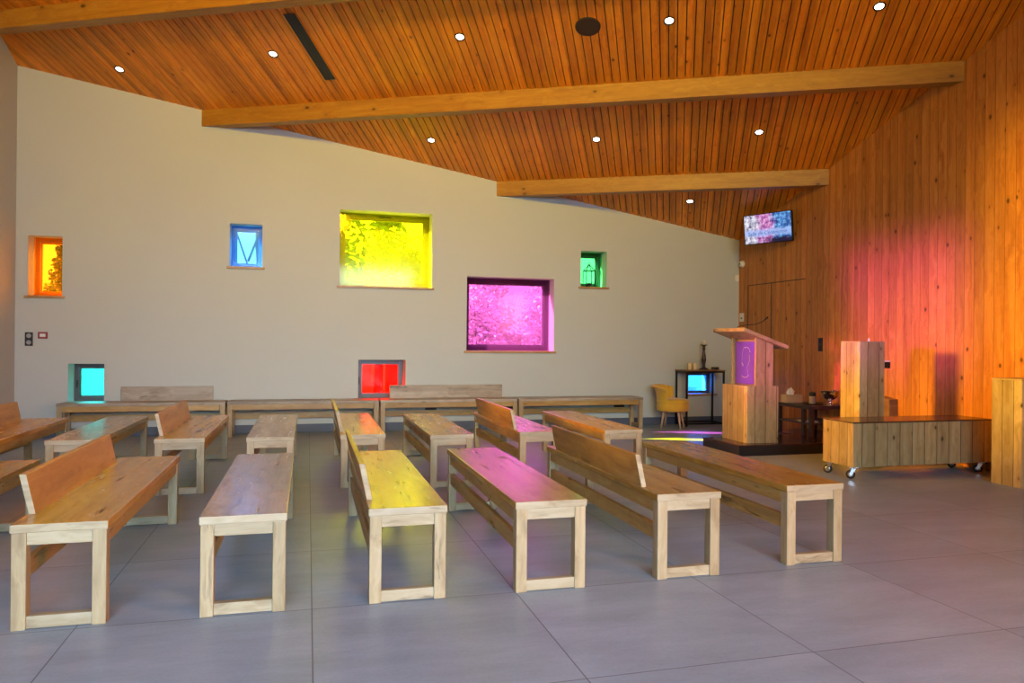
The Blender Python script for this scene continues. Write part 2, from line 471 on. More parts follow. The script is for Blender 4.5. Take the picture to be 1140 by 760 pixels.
# ceiling : slats running down the fall of the roof, dark felt behind
FALL = math.atan2(AX, AY)                     # direction of steepest fall, from +Y towards +X
SL = math.hypot(AX, AY)
ex = Vector((math.cos(FALL), -math.sin(FALL), 0))                       # level, across the slats
ey = Vector((math.sin(FALL), math.cos(FALL), -SL)).normalized()         # down the fall
en = ex.cross(ey)
org = Vector((1.6, 7., cz(1.6, 7.)))
MC = Matrix(((ex.x, ey.x, en.x, org.x), (ex.y, ey.y, en.y, org.y), (ex.z, ey.z, en.z, org.z), (0, 0, 0, 1)))
def ceiling():
    bm = NBm(); pw = .092
    inv = MC.inverted(); R3 = inv.to_3x3()
    for k in range(-160, 150):
        xa, xb = k*pw+.0055, (k+1)*pw-.0055
        t = NBm(); box(t, xa, xb, -14, 16, 0, .022)
        for co, no in (((XL-.02, 0, 0), (-1, 0, 0)), ((XR+.02, 0, 0), (1, 0, 0)), ((0, YF, 0), (0, -1, 0)), ((0, YB+.02, 0), (0, 1, 0))):
            bmesh.ops.bisect_plane(t, geom=t.verts[:]+t.edges[:]+t.faces[:], plane_co=inv @ Vector(co), plane_no=R3 @ Vector(no), clear_outer=True)
        if t.verts: join(bm, t, 0)
        else: t.free()
    t = NBm(); box(t, -16, 15, -14, 16, .035, .12)
    for co, no in (((XL-.3, 0, 0), (-1, 0, 0)), ((XR+.3, 0, 0), (1, 0, 0)), ((0, YF, 0), (0, -1, 0)), ((0, YB+.4, 0), (0, 1, 0))):
        bmesh.ops.bisect_plane(t, geom=t.verts[:]+t.edges[:]+t.faces[:], plane_co=inv @ Vector(co), plane_no=R3 @ Vector(no), clear_outer=True)
    bmesh.ops.holes_fill(t, edges=t.edges[:])
    join(bm, t, 1)
    o = obj('ceiling', bm, [M['slat'], M['black']]); o.matrix_world = MC
    return tag(o, kind='structure')
ceiling()

# beams : level, across the fall
def beam(name, label, p0, length, depth=.21, width=.16, over=0.):
    """p0: a point of the near lower edge where it meets the left end"""
    o = bpy.data.objects.new('tmp', None)
    bm = NBm()
    lo = -over
    box(bm, lo, length, 0, width, -depth, .05, .006)
    # cut ends flush with the walls they run into
    Mx = Matrix.Translation(p0) @ Matrix.Rotation(-FALL, 4, 'Z')
    inv = Mx.inverted(); R3 = inv.to_3x3()
    for co, no in (((XL, 0, 0), (-1, 0, 0)), ((XR, 0, 0), (1, 0, 0)), ((0, YB, 0), (0, 1, 0))):
        bmesh.ops.bisect_plane(bm, geom=bm.verts[:]+bm.edges[:]+bm.faces[:], plane_co=inv @ Vector(co), plane_no=R3 @ Vector(no), clear_outer=True)
    bmesh.ops.holes_fill(bm, edges=bm.edges[:])
    bpy.data.objects.remove(o)
    b = obj(name, bm, M['beam']); b.matrix_world = Mx
    b['label'] = label
    return tag(b, kind='structure')
beam('trim_1', 'uppermost ceiling beam crossing the top left corner', Vector((-3.39, 9.632, 4.968)), 12, over=1.)
beam('trim_2', 'longest ceiling beam from plaster wall to wooden wall', Vector((-1.302, 10.574, 4.308)), 12, over=1.)
beam('trim_3', 'lowest and shortest ceiling beam above the screen', Vector((2.674, 10.614, 3.628)), 12, over=1.)

# ------------------------------------------------------------------ ceiling fittings
def on_ceiling(o, x, y, drop=0.):
    o.matrix_world = Matrix.Translation((x, y, cz(x, y)-drop)) @ MC.to_3x3().to_4x4()

LIGHTS = [((-2.285, 10.178), 'recessed ceiling spotlight above the orange window'),
          ((-.426, 9.15), 'recessed ceiling spotlight left of the black slot vent'),
          ((1.586, 8.063), 'recessed ceiling spotlight between slot vent and round speaker'),
          ((3.593, 7.022), 'recessed ceiling spotlight just right of the round speaker'),
          ((5.404, 6.109), 'recessed ceiling spotlight in the top right, near the wooden wall'),
          ((1.59, 10.029), 'recessed ceiling spotlight above the pink window, below the long beam'),
          ((3.634, 9.129), 'recessed ceiling spotlight in the middle between the two lower beams'),
          ((5.45, 8.193), 'recessed ceiling spotlight between lower beams nearest the wooden wall'),
          ((5.448, 9.934), 'recessed ceiling spotlight below the lowest beam, left of the screen')]
first = None
for (x, y), lab in LIGHTS:
    if first is None:
        r = thing('ceiling_light', lab, 'ceiling light', group='recessed ceiling spotlights')
        bm = NBm(); lathe(bm, [(.043, .01), (.043, -.004), (.050, -.008), (.058, -.006), (.060, .002), (.060, .01)], 28)
        obj('trim_ring', bm, M['metal_dark'], r)
        bm = NBm(); lathe(bm, [(0, -.0035), (.025, -.003), (.0425, -.001), (.0425, .008)], 28)
        l = obj('lens', bm, M['lens'], r); l['label'] = 'lit white lens'
        first = r
    else:
        r = first.copy(); COL.objects.link(r); r['label'] = lab
        for c in first.children:
            k = c.copy(); COL.objects.link(k); k.parent = r
    on_ceiling(r, x, y)

r = thing('slot_vent', 'long black slot vent let into the slatted ceiling', 'air vent')
bm = NBm()
L = 1.06; W = .125
box(bm, -W/2, W/2, -L/2, L/2, -.004, .02, .002, 1)
for i in range(5): box(bm, -W/2+i*W/4-.005, -W/2+i*W/4+.005, -L/2, L/2, -.012, -.002, .002)
for s in (-1, 1): box(bm, -W/2-.005, W/2+.005, s*L/2-.006, s*L/2+.006, -.012, -.002, .002)
obj('louvre', bm, [plain('vent aluminium', (.035, .04, .045), .4), M['black']], r)
on_ceiling(r, .003, 8.88)

bm = NBm(); lathe(bm, [(0, -.006), (.10, -.008), (.125, -.010), (.135, -.006), (.137, .01)], 40)
o = tag(obj('ceiling_speaker', bm, plain('brown speaker grille', (.035, .018, .012), .7)), 'round dark speaker grille set flush in the slatted ceiling', 'speaker')
on_ceiling(o, 2.838, 7.405)

# ------------------------------------------------------------------ benches
BL, BWD, BH = 1.92, .385, .46
def make_bench(length=BL, back=None, width=BWD):
    """local frame: x across (0 = back side), y along, z up"""
    r = thing('bench', 'x', 'bench')
    bm = NBm(); box(bm, 0, width, 0, length, BH-.038, BH, .005, 0)
    for f in bm.faces:
        f.normal_update()
        if abs(f.normal.y) > .8: f.material_index = 1
    obj('seat', bm, [M['seat'], M['pale']], r)
    lt = .058
    for x in (.006, width-lt-.006):
        for y in (.004, length-lt-.006):
            bm = NBm(); box(bm, x, x+lt, y, y+lt+.004, 0, BH-.038, .004)
            obj('leg', bm, M['paleZ'], r)
    for y in (.010, length-.050):
        bm = NBm(); box(bm, lt+.006, width-lt-.006, y, y+.04, BH-.093, BH-.038, .003)
        obj('end_rail', bm, M['pale'], r)
        bm = NBm(); box(bm, lt+.006, width-lt-.006, y, y+.04, .004, .058, .003)
        obj('foot_rail', bm, M['pale'], r)
    for x in (.010, width-.042):
        bm = NBm(); box(bm, x, x+.032, lt+.008, length-lt-.010, BH-.108, BH-.038, .003)
        obj('side_rail', bm, M['benchY'], r)
    bm = NBm(); box(bm, .014, .046, lt+.008, length-lt-.010, .205, .285, .003)
    obj('stretcher', bm, M['benchY'], r)
    if back:
        y0, y1 = back
        bm = NBm()
        t = NBm(); box(t, 0, .03, y0, y1, 0, .185, .004)
        for f in t.faces:
            pass
        sh = Matrix.Identity(4); sh[0][2] = -.22
        t.transform(Matrix.Translation((.006, 0, BH-.001)) @ sh); join(bm, t)
        bm.faces.ensure_lookup_table()
        for f in bm.faces:
            f.normal_update()
            if abs(f.normal.y) > .8: f.material_index = 1
        obj('backrest', bm, [M['back'], M['pale']], r)
    return r
def dup(r):
    c = r.copy(); COL.objects.link(c)
    for ch in r.children:
        k = ch.copy(); COL.objects.link(k); k.parent = c
    return c
plainb = make_bench(); backb = make_bench(back=(.21, 1.71))
used = set()
def put(x, y, back, label, rz=0., group='freestanding wooden benches in two rows'):
    src = backb if back else plainb
    o = src if src not in used else dup(src)
    used.add(src)
    o.location = (x, y, 0); o.rotation_euler = (0, 0, rz); o['label'] = label; o['group'] = group
    return o
put(-2.09, 3.66, False, 'wooden bench cut off by the left edge, behind the near red-backed bench')
put(-1.233, 3.655, True, 'nearest bench with a red-orange lit backrest, front left corner')
put(-.470, 3.63, False, 'backless near-row bench with a bluish sheen, right of the red-backed one')
put(.290, 3.625, True, 'near-row bench with a vivid yellow sheen over its seat and a backrest')
put(1.020, 3.61, False, 'near-row backless bench with a bright pink sheen on its seat')
put(1.815, 3.63, True, 'near-row bench with a brown backrest, right of the pink-sheened bench')
put(2.660, 3.69, False, 'rightmost near-row bench, backless, ending in front of the black platform')
put(-2.715, 6.53, True, 'orange-lit bench with backrest cut off by the left edge, far row')
put(-1.985, 6.58, False, 'far-row backless bench with a turquoise patch on its seat')
put(-1.190, 6.53, True, 'far-row bench with a red-orange backrest standing in front of the wall bench')
put(-.485, 6.50, False, 'far-row backless bench with pale worn seat, behind the bluish one')
put(.275, 6.52, True, 'far-row bench with backrest whose seat shines red and yellow')
put(1.025, 6.36, False, 'far-row backless bench with yellow sheen, below the red window')
put(1.845, 6.42, True, 'far-row bench with pink seat and brown backrest, middle of the photo')
put(2.665, 6.42, False, 'rightmost far-row bench, backless, in front of the mustard chair')
# a few benches have a duller, more worn seat board
def reseat(o, m):
    for ch in o.children:
        if ch.name.startswith('seat'):
            ch.material_slots[0].link = 'OBJECT'; ch.material_slots[0].material = m
for o in list(COL.objects):
    if o.get('label', '').startswith(('backless near-row bench with a bluish', 'far-row backless bench with pale worn', 'far-row backless bench with a turquoise')): reseat(o, M['worn'])
# benches along the plaster wall (own meshes: backrests differ in length)
WL = 'benches lined up along the plaster wall'
w1 = make_bench(1.94, (.64, 1.75)); w2 = make_bench(1.94); w3 = make_bench(1.94, (.16, 1.80)); w4 = dup(w2)
for i, (o, lab) in enumerate(((w1, 'wall bench with short worn backrest, under the turquoise window'),
                              (w2, 'backless wall bench left of the red window, second from the left corner'),
                              (w3, 'wall bench with long grey-brown backrest beside the red window'),
                              (w4, 'backless wall bench with reddish end, left of the mustard chair'))):
    o.location = (-2.96+i*1.96, 10.598, 0); o.rotation_euler = (0, 0, -PI/2)
    tag(o, lab, 'bench', WL)
    if i in (0, 2):
        for ch in o.children:
            if ch.name.startswith('backrest'): ch.rotation_euler = (0, 0, 0)
for o in (w1, w2, w3, w4): reseat(o, M['wornback'])
# the wall benches' backrests stand upright against the wall
for o in (w1, w3):
    for ch in o.children:
        if ch.name.startswith('backrest'):
            for v in ch.data.vertices:
                v.co.x += .22*(v.co.z-BH)+.0
            ch.data.materials[0] = M['wornback']; ch.data.materials[1] = M['paleZ']

# ------------------------------------------------------------------ platform, lectern
r = thing('platform', 'low black platform under the lectern', 'platform', (4.72, 7.42, 0))
bm = NBm(); prism(bm, [(0, 0), (1.93, 0), (1.93, 1.33), (1.28, 1.33), (1.28, .80), (0, .80)], 'Z', 0, .105)
obj('base', bm, plain('matt black side', (.010, .008, .009), .45), r)
bm = NBm(); prism(bm, [(-.003, -.003), (1.933, -.003), (1.933, 1.333), (1.277, 1.333), (1.277, .803), (-.003, .803)], 'Z', .105, .125)
obj('top', bm, plain('dark polished top', (.055, .022, .020), .16), r)

r = thing('lectern', 'tall knotty wooden lectern with a violet panel, on the black platform', 'lectern', (4.90, 7.55, .125))
def plankbox(bm, x0, x1, y0, y1, z0, z1, bev=.004):
    """box whose x faces take mi 1 (planks along y) and y faces mi 0 (planks along x), top mi 2"""
    n0 = len(bm.faces); box(bm, x0, x1, y0, y1, z0, z1, bev); bm.faces.ensure_lookup_table()
    for f in bm.faces[n0:]:
        f.normal_update(); n = f.normal
        f.material_index = 1 if abs(n.x) > .7 else (2 if abs(n.z) > .7 else 0)
PM = [M['plankX'], M['plankY'], M['board']]
bm = NBm(); plankbox(bm, 0, .415, 0, .53, 0, .66)
obj('base', bm, PM, r)
# upper case: two side boards, a back board, recessed violet panel facing the benches
ux0, ux1, uy0, uy1, uz0, uz1 = .115, .345, .008, .522, .66, 1.20
def slope_z(x): return 1.275 - .36*(x-.0)
for ya, yb in ((uy0, uy0+.03), (uy1-.03, uy1)):
    bm = NBm(); prism(bm, [(ux0, uz0), (ux1, uz0), (ux1, slope_z(ux1)-.005), (ux0, slope_z(ux0)-.005)], 'Y', ya, yb)
    obj('side_board', bm, PM, r)
bm = NBm(); prism(bm, [(ux0+.06, uz0), (ux1, uz0), (ux1, slope_z(ux1)-.005), (ux0+.06, slope_z(ux0+.06)-.005)], 'Y', uy0+.03, uy1-.03)
obj('upper_case', bm, PM, r)
bm = NBm(); box(bm, ux0+.028, ux0+.059, uy0+.034, uy1-.045, uz0+.012, slope_z(ux0+.06)-.035, .004)
p = obj('cloth_panel', bm, M['violet'], r); p['label'] = 'violet cloth panel with a thin cream line drawing'
bm = NBm()
xs = ux0+.0255
cy, cz0 = (uy0+uy1)/2, uz0+.26
def curve(pts, rr=.0028): tube(bm, [(xs, cy-a, cz0+b) for a, b in pts], rr, 6)
curve([(-.07+.05*math.cos(t)+.05, .02+.17*math.sin(t)) for t in [PI*.35+i*.2 for i in range(13)]], .0009)
curve([(.02+.075*math.cos(t), .13+.06*math.sin(t)) for t in [i*.2 for i in range(11)]], .0018)
curve([(-.075, .0), (-.055, -.01), (-.045, -.03)], .0032)
curve([(-.075, -.155), (-.03, -.17), (.03, -.168), (.055, -.155), (.07, -.13)], .0026)
curve([(.08, .10), (.085, .03), (.04, -.05), (.055, -.12)], .0013)
obj('line_drawing', bm, M['stroke'], p)
# sloping reading board with a raised lip on the high side
t = NBm(); box(t, -.085, .50, -.065, .62, -.012, .032, .004)
sh = Matrix.Identity(4); sh[2][0] = -.345
bm = NBm(); t.transform(Matrix.Translation((0, 0, 1.275)) @ sh); join(bm, t)
obj('reading_board', bm, M['board'], r)
bm = NBm(); tube(bm, [(.06, .38, 1.27), (.10, .36, 1.36), (.19, .33, 1.375), (.29, .30, 1.385), (.37, .27, 1.415), (.41, .26, 1.45)], .0045)
tube(bm, [(.405, .262, 1.445), (.435, .252, 1.475)], [.009, .011], 10)
obj('microphone', bm, M['black'], r)

# ------------------------------------------------------------------ altar on castors
def castor(parent, x, y, rz):
    c = bpy.data.objects.new('castor', None); COL.objects.link(c); c.parent = parent; c.location = (x, y, 0); c.rotation_euler = (0, 0, rz)
    bm = NBm(); box(bm, -.04, .04, -.035, .035, .108, .114, .002)
    lathe(bm, [(.022, .096), (.022, .108)], 16)
    for s in (-1, 1):
        prism(bm, [(-.018, .10), (.022, .10), (.040, .05), (.030, .034), (.018, .04)], 'Y', s*.019-.002, s*.019+.002)
    obj('fork', bm, M['chrome'], c)
    bm = NBm()
    mt = Matrix.Translation((.028, 0, .042)) @ Matrix.Rotation(PI/2, 4, 'X')
    lathe(bm, [(.010, -.015), (.030, -.015), (.039, -.012), (.042, -.006), (.042, .006), (.039, .012), (.030, .015), (.010, .015)], 24, mat=mt)
    w = obj('wheel', bm, M['rubber'], c)
    bm = NBm(); lathe(bm, [(0, -.0165), (.012, -.0165), (.027, -.0155), (.027, .0155), (.012, .0165), (0, .0165)], 20, mat=mt)
    obj('hub', bm, M['chrome'], c)
r = thing('altar', 'long low knotty plank altar rolling on four castors', 'altar', (4.97, 5.90, 0))
bm = NBm(); plankbox(bm, 0, 1.65, 0, .43, .115, .530)
obj('body', bm, PM, r)
bm = NBm(); box(bm, -.003, 1.653, -.003, .433, .530, .545, .003)
t_ = obj('top', bm, wood('dark oiled altar top', (.13, .06, .03), (.09, .04, .02), (.05, .02, .01), 'X', rough=.22, vary=.05), r); t_['label'] = 'dark polished top'
for x, y, rz in ((.05, .05, 2.6), (.05, .37, 2.2), (1.57, .05, 2.4), (1.57, .37, 2.9)): castor(r, x, y, rz)

# square column behind the altar
r = thing('pillar_stand', 'tall square plank pillar stand behind the long altar', 'pillar', (5.545, 6.50, 0))
bm = NBm(); plankbox(bm, 0, .315, 0, .285, 0, 1.305); obj('body', bm, PM, r)
bm = NBm(); box(bm, -.002, .317, -.002, .287, 1.305, 1.312, .002); obj('top', bm, M['board'], r)
bm = NBm(); lathe(bm, [(.011, 0), (.011, .014), (.007, .02), (.004, .035), (0, .04)], 12)
tag(obj('tea_candle', bm, M['tissue'], None, (5.745, 6.60, 1.312)), 'tiny white candle on top of the square pillar', 'candle')

# box at the right edge
r = thing('plinth_box', 'plank box standing at the right edge of the photo', 'box', (6.17, 5.20, 0))
bm = NBm(); plankbox(bm, 0, .46, 0, .305, 0, .965); obj('body', bm, PM, r)
bm = NBm(); box(bm, -.002, .462, -.002, .307, .965, .98, .002); obj('top', bm, M['board'], r)

# dark brown raised shape and lamp on the wooden wall
bm = NBm()
prism(bm, [(7.24, .36), (7.47, .36), (7.47, .66), (7.43, .665), (7.24, .635)], 'X', 6.60, 6.718)
tag(obj('wall_shape', bm, M['dresswood']), 'dark brown raised shape low on the wall behind the pillar stand', 'block')
r = thing('wall_bracket', 'small metal bracket with white cap on the wooden wall', 'bracket', (6.718, 7.41, 1.03))
bm = NBm(); prism(bm, [(-.085, .045), (0, .045), (0, -.03), (-.02, -.03)], 'Y', -.045, .045); obj('bracket', bm, M['metal_dark'], r)
bm = NBm(); box(bm, -.092, 0, -.05, .05, .045, .062, .004); obj('cap', bm, M['white'], r)

# ------------------------------------------------------------------ dark side table with things on it
r = thing('side_table', 'dark low side table with shelf against the wooden wall', 'table', (6.05, 7.93, 0))
TW, TL, TH = .62, .72, .505
bm = NBm(); box(bm, 0, TW, 0, TL, TH-.045, TH, .004); obj('tabletop', bm, M['espresso'], r)
for x, y, z0 in ((.012, .012, .125), (TW-.062, .012, .125), (.012, .16, .125), (TW-.062, TL-.06, .125), (.012, TL-.06, .125)):
    bm = NBm(); box(bm, x, x+.05, y, y+.05, z0, TH-.045, .003); obj('leg', bm, M['espresso'], r)
bm = NBm(); box(bm, .015, TW-.015, .02, TL-.02, .265, .288, .003); obj('shelf', bm, M['espresso'], r)

r = thing('tissue_box', 'cardboard tissue box with a white tissue sticking out, on the side table', 'tissue box', (6.20, 8.52, TH))
bm = NBm(); box(bm, -.125, .125, -.06, .06, 0, .105, .003); obj('carton', bm, M['card'], r)
bm = NBm()
t = NBm(); bmesh.ops.create_icosphere(t, subdivisions=3, radius=.05)
for v in t.verts:
    v.co.x *= 1.05; v.co.y *= .55; v.co.z = max(v.co.z, -.03)*1.15
    v.co += v.co.normalized()*(.010*math.sin(v.co.x*140)+.008*math.sin(v.co.z*120+v.co.y*90))
t.transform(Matrix.Translation((-.02, 0, .13))); join(bm, t); obj('tissue', bm, M['tissue'], r, smooth=True)

bm = NBm(); lathe(bm, [(0, 0), (.10, 0), (.125, .008), (.128, .012), (.122, .012), (.10, .006), (0, .006)], 30)
tag(obj('tray', bm, M['black'], None, (6.30, 8.22, TH)), 'round black tray under the grey cup on the side table', 'tray')
r = thing('cup', 'grey cup with black rim standing on the black tray', 'cup', (6.29, 8.22, TH+.006))
bm = NBm(); lathe(bm, [(0, 0), (.036, 0), (.038, .01), (.040, .10)], 24); obj('body', bm, M['greyplastic'], r)
bm = NBm(); lathe(bm, [(.041, .098), (.043, .105), (.043, .145), (.036, .148), (.033, .11), (0, .11)], 24); obj('lid', bm, M['black'], r)
r = thing('bowl', 'polished silver footed bowl at the front of the side table', 'bowl', (6.40, 8.02, TH))
bm = NBm(); lathe(bm, [(0, 0), (.055, 0), (.056, .006), (.035, .014), (.016, .028), (.013, .045), (.020, .055), (.024, .066)], 30); obj('foot', bm, M['silver'], r)
bm = NBm(); lathe(bm, [(0, .062), (.030, .066), (.065, .085), (.092, .118), (.106, .160), (.112, .186), (.116, .190), (.109, .190), (.101, .160), (.086, .122), (.06, .094), (0, .074)], 36); obj('bowl', bm, M['silver'], r)
for i, (dx, dy, a) in enumerate(((0, 0, .1), (.012, .01, -.15), (-.01, .02, .2))):
    bm = NBm(); box(bm, -.075, .075, -.10, .10, 0, .006, .001)
    tag(obj('booklet', bm, M['paper'], None, (6.17+dx, 8.13+dy, .2885+i*.0062), (0, 0, a)),
        ('lowest booklet of the stack on the table shelf', 'middle booklet of the stack on the table shelf', 'topmost booklet of the stack on the table shelf')[i], 'booklet', 'booklets on the side table shelf')

# ------------------------------------------------------------------ console table in the corner
r = thing('console_table', 'slim console table with dark metal frame in the back corner', 'console table', (5.585, 10.235, 0))
CW, CD, CH = .66, .355, .865
bm = NBm(); box(bm, -.012, CW+.012, -.008, CD, CH-.016, CH, .003); obj('tabletop', bm, M['dresswood'], r)
s = .026
for x in (0, CW-s):
    for y in (0, CD-s):
        bm = NBm(); box(bm, x, x+s, y, y+s, 0, CH-.016, .002); obj('leg', bm, M['metal_dark'], r)
bm = NBm()
for y in (0, CD-s): box(bm, s, CW-s, y, y+s, CH-.042, CH-.016, .002)
for x in (0, CW-s): box(bm, x, x+s, s, CD-s, CH-.042, CH-.016, .002)
obj('top_frame', bm, M['metal_dark'], r)
bm = NBm()
box(bm, s, CW-s, CD-s, CD, .03, .055, .002)
for x in (0, CW-s): box(bm, x, x+s, s, CD-s, .03, .055, .002)
box(bm, s, CW-s, 0, s, .03, .055, .002)
obj('foot_frame', bm, M['metal_dark'], r)

for x, lab in ((5.747, 'ivory pillar candle on the console table, left of its twin'), (5.832, 'ivory pillar candle on the console table, beside the dark candlestick')):
    c = thing('pillar_candle', lab, 'candle', (x, 10.43, CH), group='ivory candles on the console table')
    bm = NBm(); lathe(bm, [(.026, 0), (.027, .004), (.027, .10), (.022, .106), (.006, .098), (0, .098)], 22); obj('wax', bm, M['wax'], c)
    bm = NBm(); tube(bm, [(0, 0, .096), (.001, 0, .112)], .0015, 6); obj('wick', bm, M['black'], c)
c = thing('candlestick', 'tall turned dark candlestick on the console table', 'candlestick', (5.99, 10.43, CH))
bm = NBm(); lathe(bm, [(0, 0), (.072, 0), (.074, .012), (.060, .022), (.030, .036), (.020, .055), (.026, .075), (.022, .09), (.030, .12), (.036, .165), (.032, .21), (.020, .27), (.015, .305), (.022, .32), (.024, .335), (.014, .35), (.013, .362), (.030, .374), (.054, .386), (.056, .392), (0, .392)], 28)
obj('stem', bm, M['espresso'], c)
bm = NBm(); lathe(bm, [(.019, .392), (.019, .452), (.014, .457), (0, .452)], 18); obj('candle', bm, M['wax'], c)
for x, lab in ((6.155, 'dark glass tealight holder nearest the candlestick'), (6.225, 'dark glass tealight holder, outer one of the pair')):
    c = thing('tealight_holder', lab, 'candle holder', (x, 10.43, CH), group='tealight holders on the console table')
    bm = NBm(); lathe(bm, [(0, 0), (.027, 0), (.030, .006), (.030, .042), (.026, .042), (.025, .012), (0, .012)], 20); obj('holder', bm, M['espresso'], c)
    bm = NBm(); lathe(bm, [(.019, .012), (.019, .026), (0, .026)], 16); obj('candle', bm, M['wax'], c)

# ------------------------------------------------------------------ mustard chair
r = thing('accent_chair', 'mustard upholstered low chair with wooden legs beside the console table', 'chair', (5.30, 10.13, 0), math.radians(-38))
# local: front = +x... seat
bm = NBm(); lathe(bm, [(0, .255), (.20, .255), (.232, .268), (.243, .30), (.243, .345), (.236, .37), (.236, .375), (.244, .385), (.243, .415), (.225, .437), (.15, .446), (0, .448)], 40)
obj('seat', bm, M['mustard'], r)
t = NBm(); N = 28; H_ = 9; outer = []; inner = []
for i in range(N+1):
    a = math.radians(180-82+164*i/N); ro, ri = [], []
    edge = abs(i/N-.5)*2
    for j in range(H_+1):
        h = j/H_; top = .655-.045*edge**3
        z = .37+(top-.37)*h
        flare = .055*h**2+.03*h**5
        R = .235+flare
        ro.append(t.verts.new((R*math.cos(a), R*math.sin(a), z - (.025*h**6))))
        R2 = R-.060+.02*h
        ri.append(t.verts.new((R2*math.cos(a), R2*math.sin(a), z)))
    outer.append(ro); inner.append(ri)
for i in range(N):
    for j in range(H_):
        t.faces.new([outer[i][j], outer[i+1][j], outer[i+1][j+1], outer[i][j+1]])
        t.faces.new([inner[i][j+1], inner[i+1][j+1], inner[i+1][j], inner[i][j]])
    t.faces.new([outer[i][H_], outer[i+1][H_], inner[i+1][H_], inner[i][H_]])
    t.faces.new([inner[i][0], inner[i+1][0], outer[i+1][0], outer[i][0]])
for i in (0, N):
    for j in range(H_): t.faces.new([outer[i][j], outer[i][j+1], inner[i][j+1], inner[i][j]])
bm = NBm(); join(bm, t); bk = obj('backrest', bm, M['mustard'], r, smooth=True)
md = bk.modifiers.new('round', 'BEVEL'); md.width = .015; md.segments = 3; md.limit_method = 'ANGLE'; md.angle_limit = math.radians(50)
bm = NBm()
for i in range(9):
    a = math.radians(180-64+128*i/8)
    pts = []
    for h in (.2, .5, .8, .97):
        R = .235+.055*h**2+.03*h**5-.060+.02*h-.001
        pts.append((R*math.cos(a), R*math.sin(a), .37+(.655-.37)*h))
    tube(bm, pts, .0022, 5)
obj('seam', bm, plain('mustard seam', (.45, .24, .012), .8), bk)
for a in (45, 135, 225, 315):
    c, s_ = math.cos(math.radians(a)), math.sin(math.radians(a))
    bm = NBm(); tube(bm, [(.205*c, .205*s_, 0), (.15*c, .15*s_, .262)], [.0125, .021], 14)
    obj('leg', bm, wood('chair leg wood', (.60, .40, .26), (.50, .31, .19), (.36, .2, .11), 'Z', rough=.45) if a == 45 else bpy.data.materials['chair leg wood'], r)

# ------------------------------------------------------------------ screen
TVC = Vector((6.46, 9.48, 2.97))
r = thing('television', 'wall-mounted flat screen tilted towards the benches, above the lectern', 'screen')
nrm = Vector((-.90, -.44, 0)).normalized()
rt = Vector((.44, -.90, 0)).normalized()
Rt = Matrix(((rt.x, -nrm.x, 0), (rt.y, -nrm.y, 0), (rt.z, -nrm.z, 1))).to_4x4()
r.matrix_world = Matrix.Translation(TVC) @ Rt @ Matrix.Rotation(math.radians(7), 4, 'X')
TWd, THt = .76, .44
bm = NBm(); box(bm, -TWd/2, TWd/2, 0, .05, -THt/2, THt/2, .006); obj('casing', bm, M['black'], r)
def screen_mat():
    m, nt, b = new_mat('lit screen picture'); B = NB(nt)
    tc = B.n('ShaderNodeTexCoord'); P = tc.outputs['Object']
    sep = B.n('ShaderNodeSeparateXYZ'); B.put(sep.inputs[0], P)
    x, z = sep.outputs[0], sep.outputs[2]
    n = B.noise(P, 17., 3., .6); n2 = B.noise(P, 6., 3.)
    left = B.ramp(n, [(.36, (.10, .09, .20)), (.48, (.50, .48, .62)), (.62, (.85, .86, .95))])
    pink = B.ramp(n, [(.36, (.16, .03, .22)), (.5, (.60, .18, .52)), (.66, (.90, .65, .88))])
    blue = B.ramp(n, [(.36, (.01, .02, .16)), (.5, (.06, .20, .55)), (.66, (.22, .55, .92))])
    xx = B.math('ADD', B.math('MULTIPLY', x, 1.35), B.math('ADD', B.math('MULTIPLY', B.math('SUBTRACT', n2, .5), .5), .5))
    c = B.mix(B.ramp(xx, [(.20, (0, 0, 0)), (.36, (1, 1, 1))]), left, pink)
    c = B.mix(B.ramp(xx, [(.56, (0, 0, 0)), (.68, (1, 1, 1))]), c, blue)
    zz = B.math('ADD', B.math('MULTIPLY', z, 2.4), B.math('ADD', B.math('MULTIPLY', B.math('SUBTRACT', n2, .5), .25), .5))
    band = B.ramp(zz, [(.20, (0, 0, 0)), (.30, (1, 1, 1)), (.43, (1, 1, 1)), (.52, (0, 0, 0))])
    c = B.mix(B.math('MULTIPLY', band, .85), c, (.38, .52, .93))
    low = B.ramp(zz, [(.10, (1, 1, 1)), (.22, (0, 0, 0))])
    c = B.mix(B.math('MULTIPLY', low, B.ramp(xx, [(.35, (0, 0, 0)), (.6, (1, 1, 1))])), c, (.008, .008, .04))
    nt.links.new(c, b.inputs['Emission Color']); b.inputs['Emission Strength'].default_value = 1.0
    b.inputs['Base Color'].default_value = (.01, .01, .012, 1); b.inputs['Roughness'].default_value = .25
    return m
bm = NBm(); box(bm, -TWd/2+.012, TWd/2-.012, -.002, .003, -THt/2+.014, THt/2-.012); obj('display', bm, screen_mat(), r)
cu = bpy.data.curves.new('lettering', 'FONT'); cu.body = 'Salle de Cérémonie'; cu.size = .078; cu.align_x = 'CENTER'; cu.align_y = 'CENTER'; cu.extrude = .0006; cu.shear = .25
cu.materials.append(plain('lettering blue', (.03, .10, .40), .5, emit=(.05, .14, .50), estr=.7))
tmp = bpy.data.objects.new('lettering_curve', cu); COL.objects.link(tmp)
me = bpy.data.meshes.new_from_object(tmp.evaluated_get(bpy.context.evaluated_depsgraph_get()))
bpy.data.objects.remove(tmp); bpy.data.curves.remove(cu)
lt_ = bpy.data.objects.new('lettering', me); COL.objects.link(lt_); lt_.parent = r; lt_.location = (-.01, -.0035, -.065); lt_.rotation_euler = (PI/2, 0, 0)
bm = NBm(); box(bm, -.06, .06, .05, .09, -.06, .06, .004); tube(bm, [(0, .09, 0), (.02, .20, 0)], .02, 10); obj('mount', bm, M['metal_dark'], r)

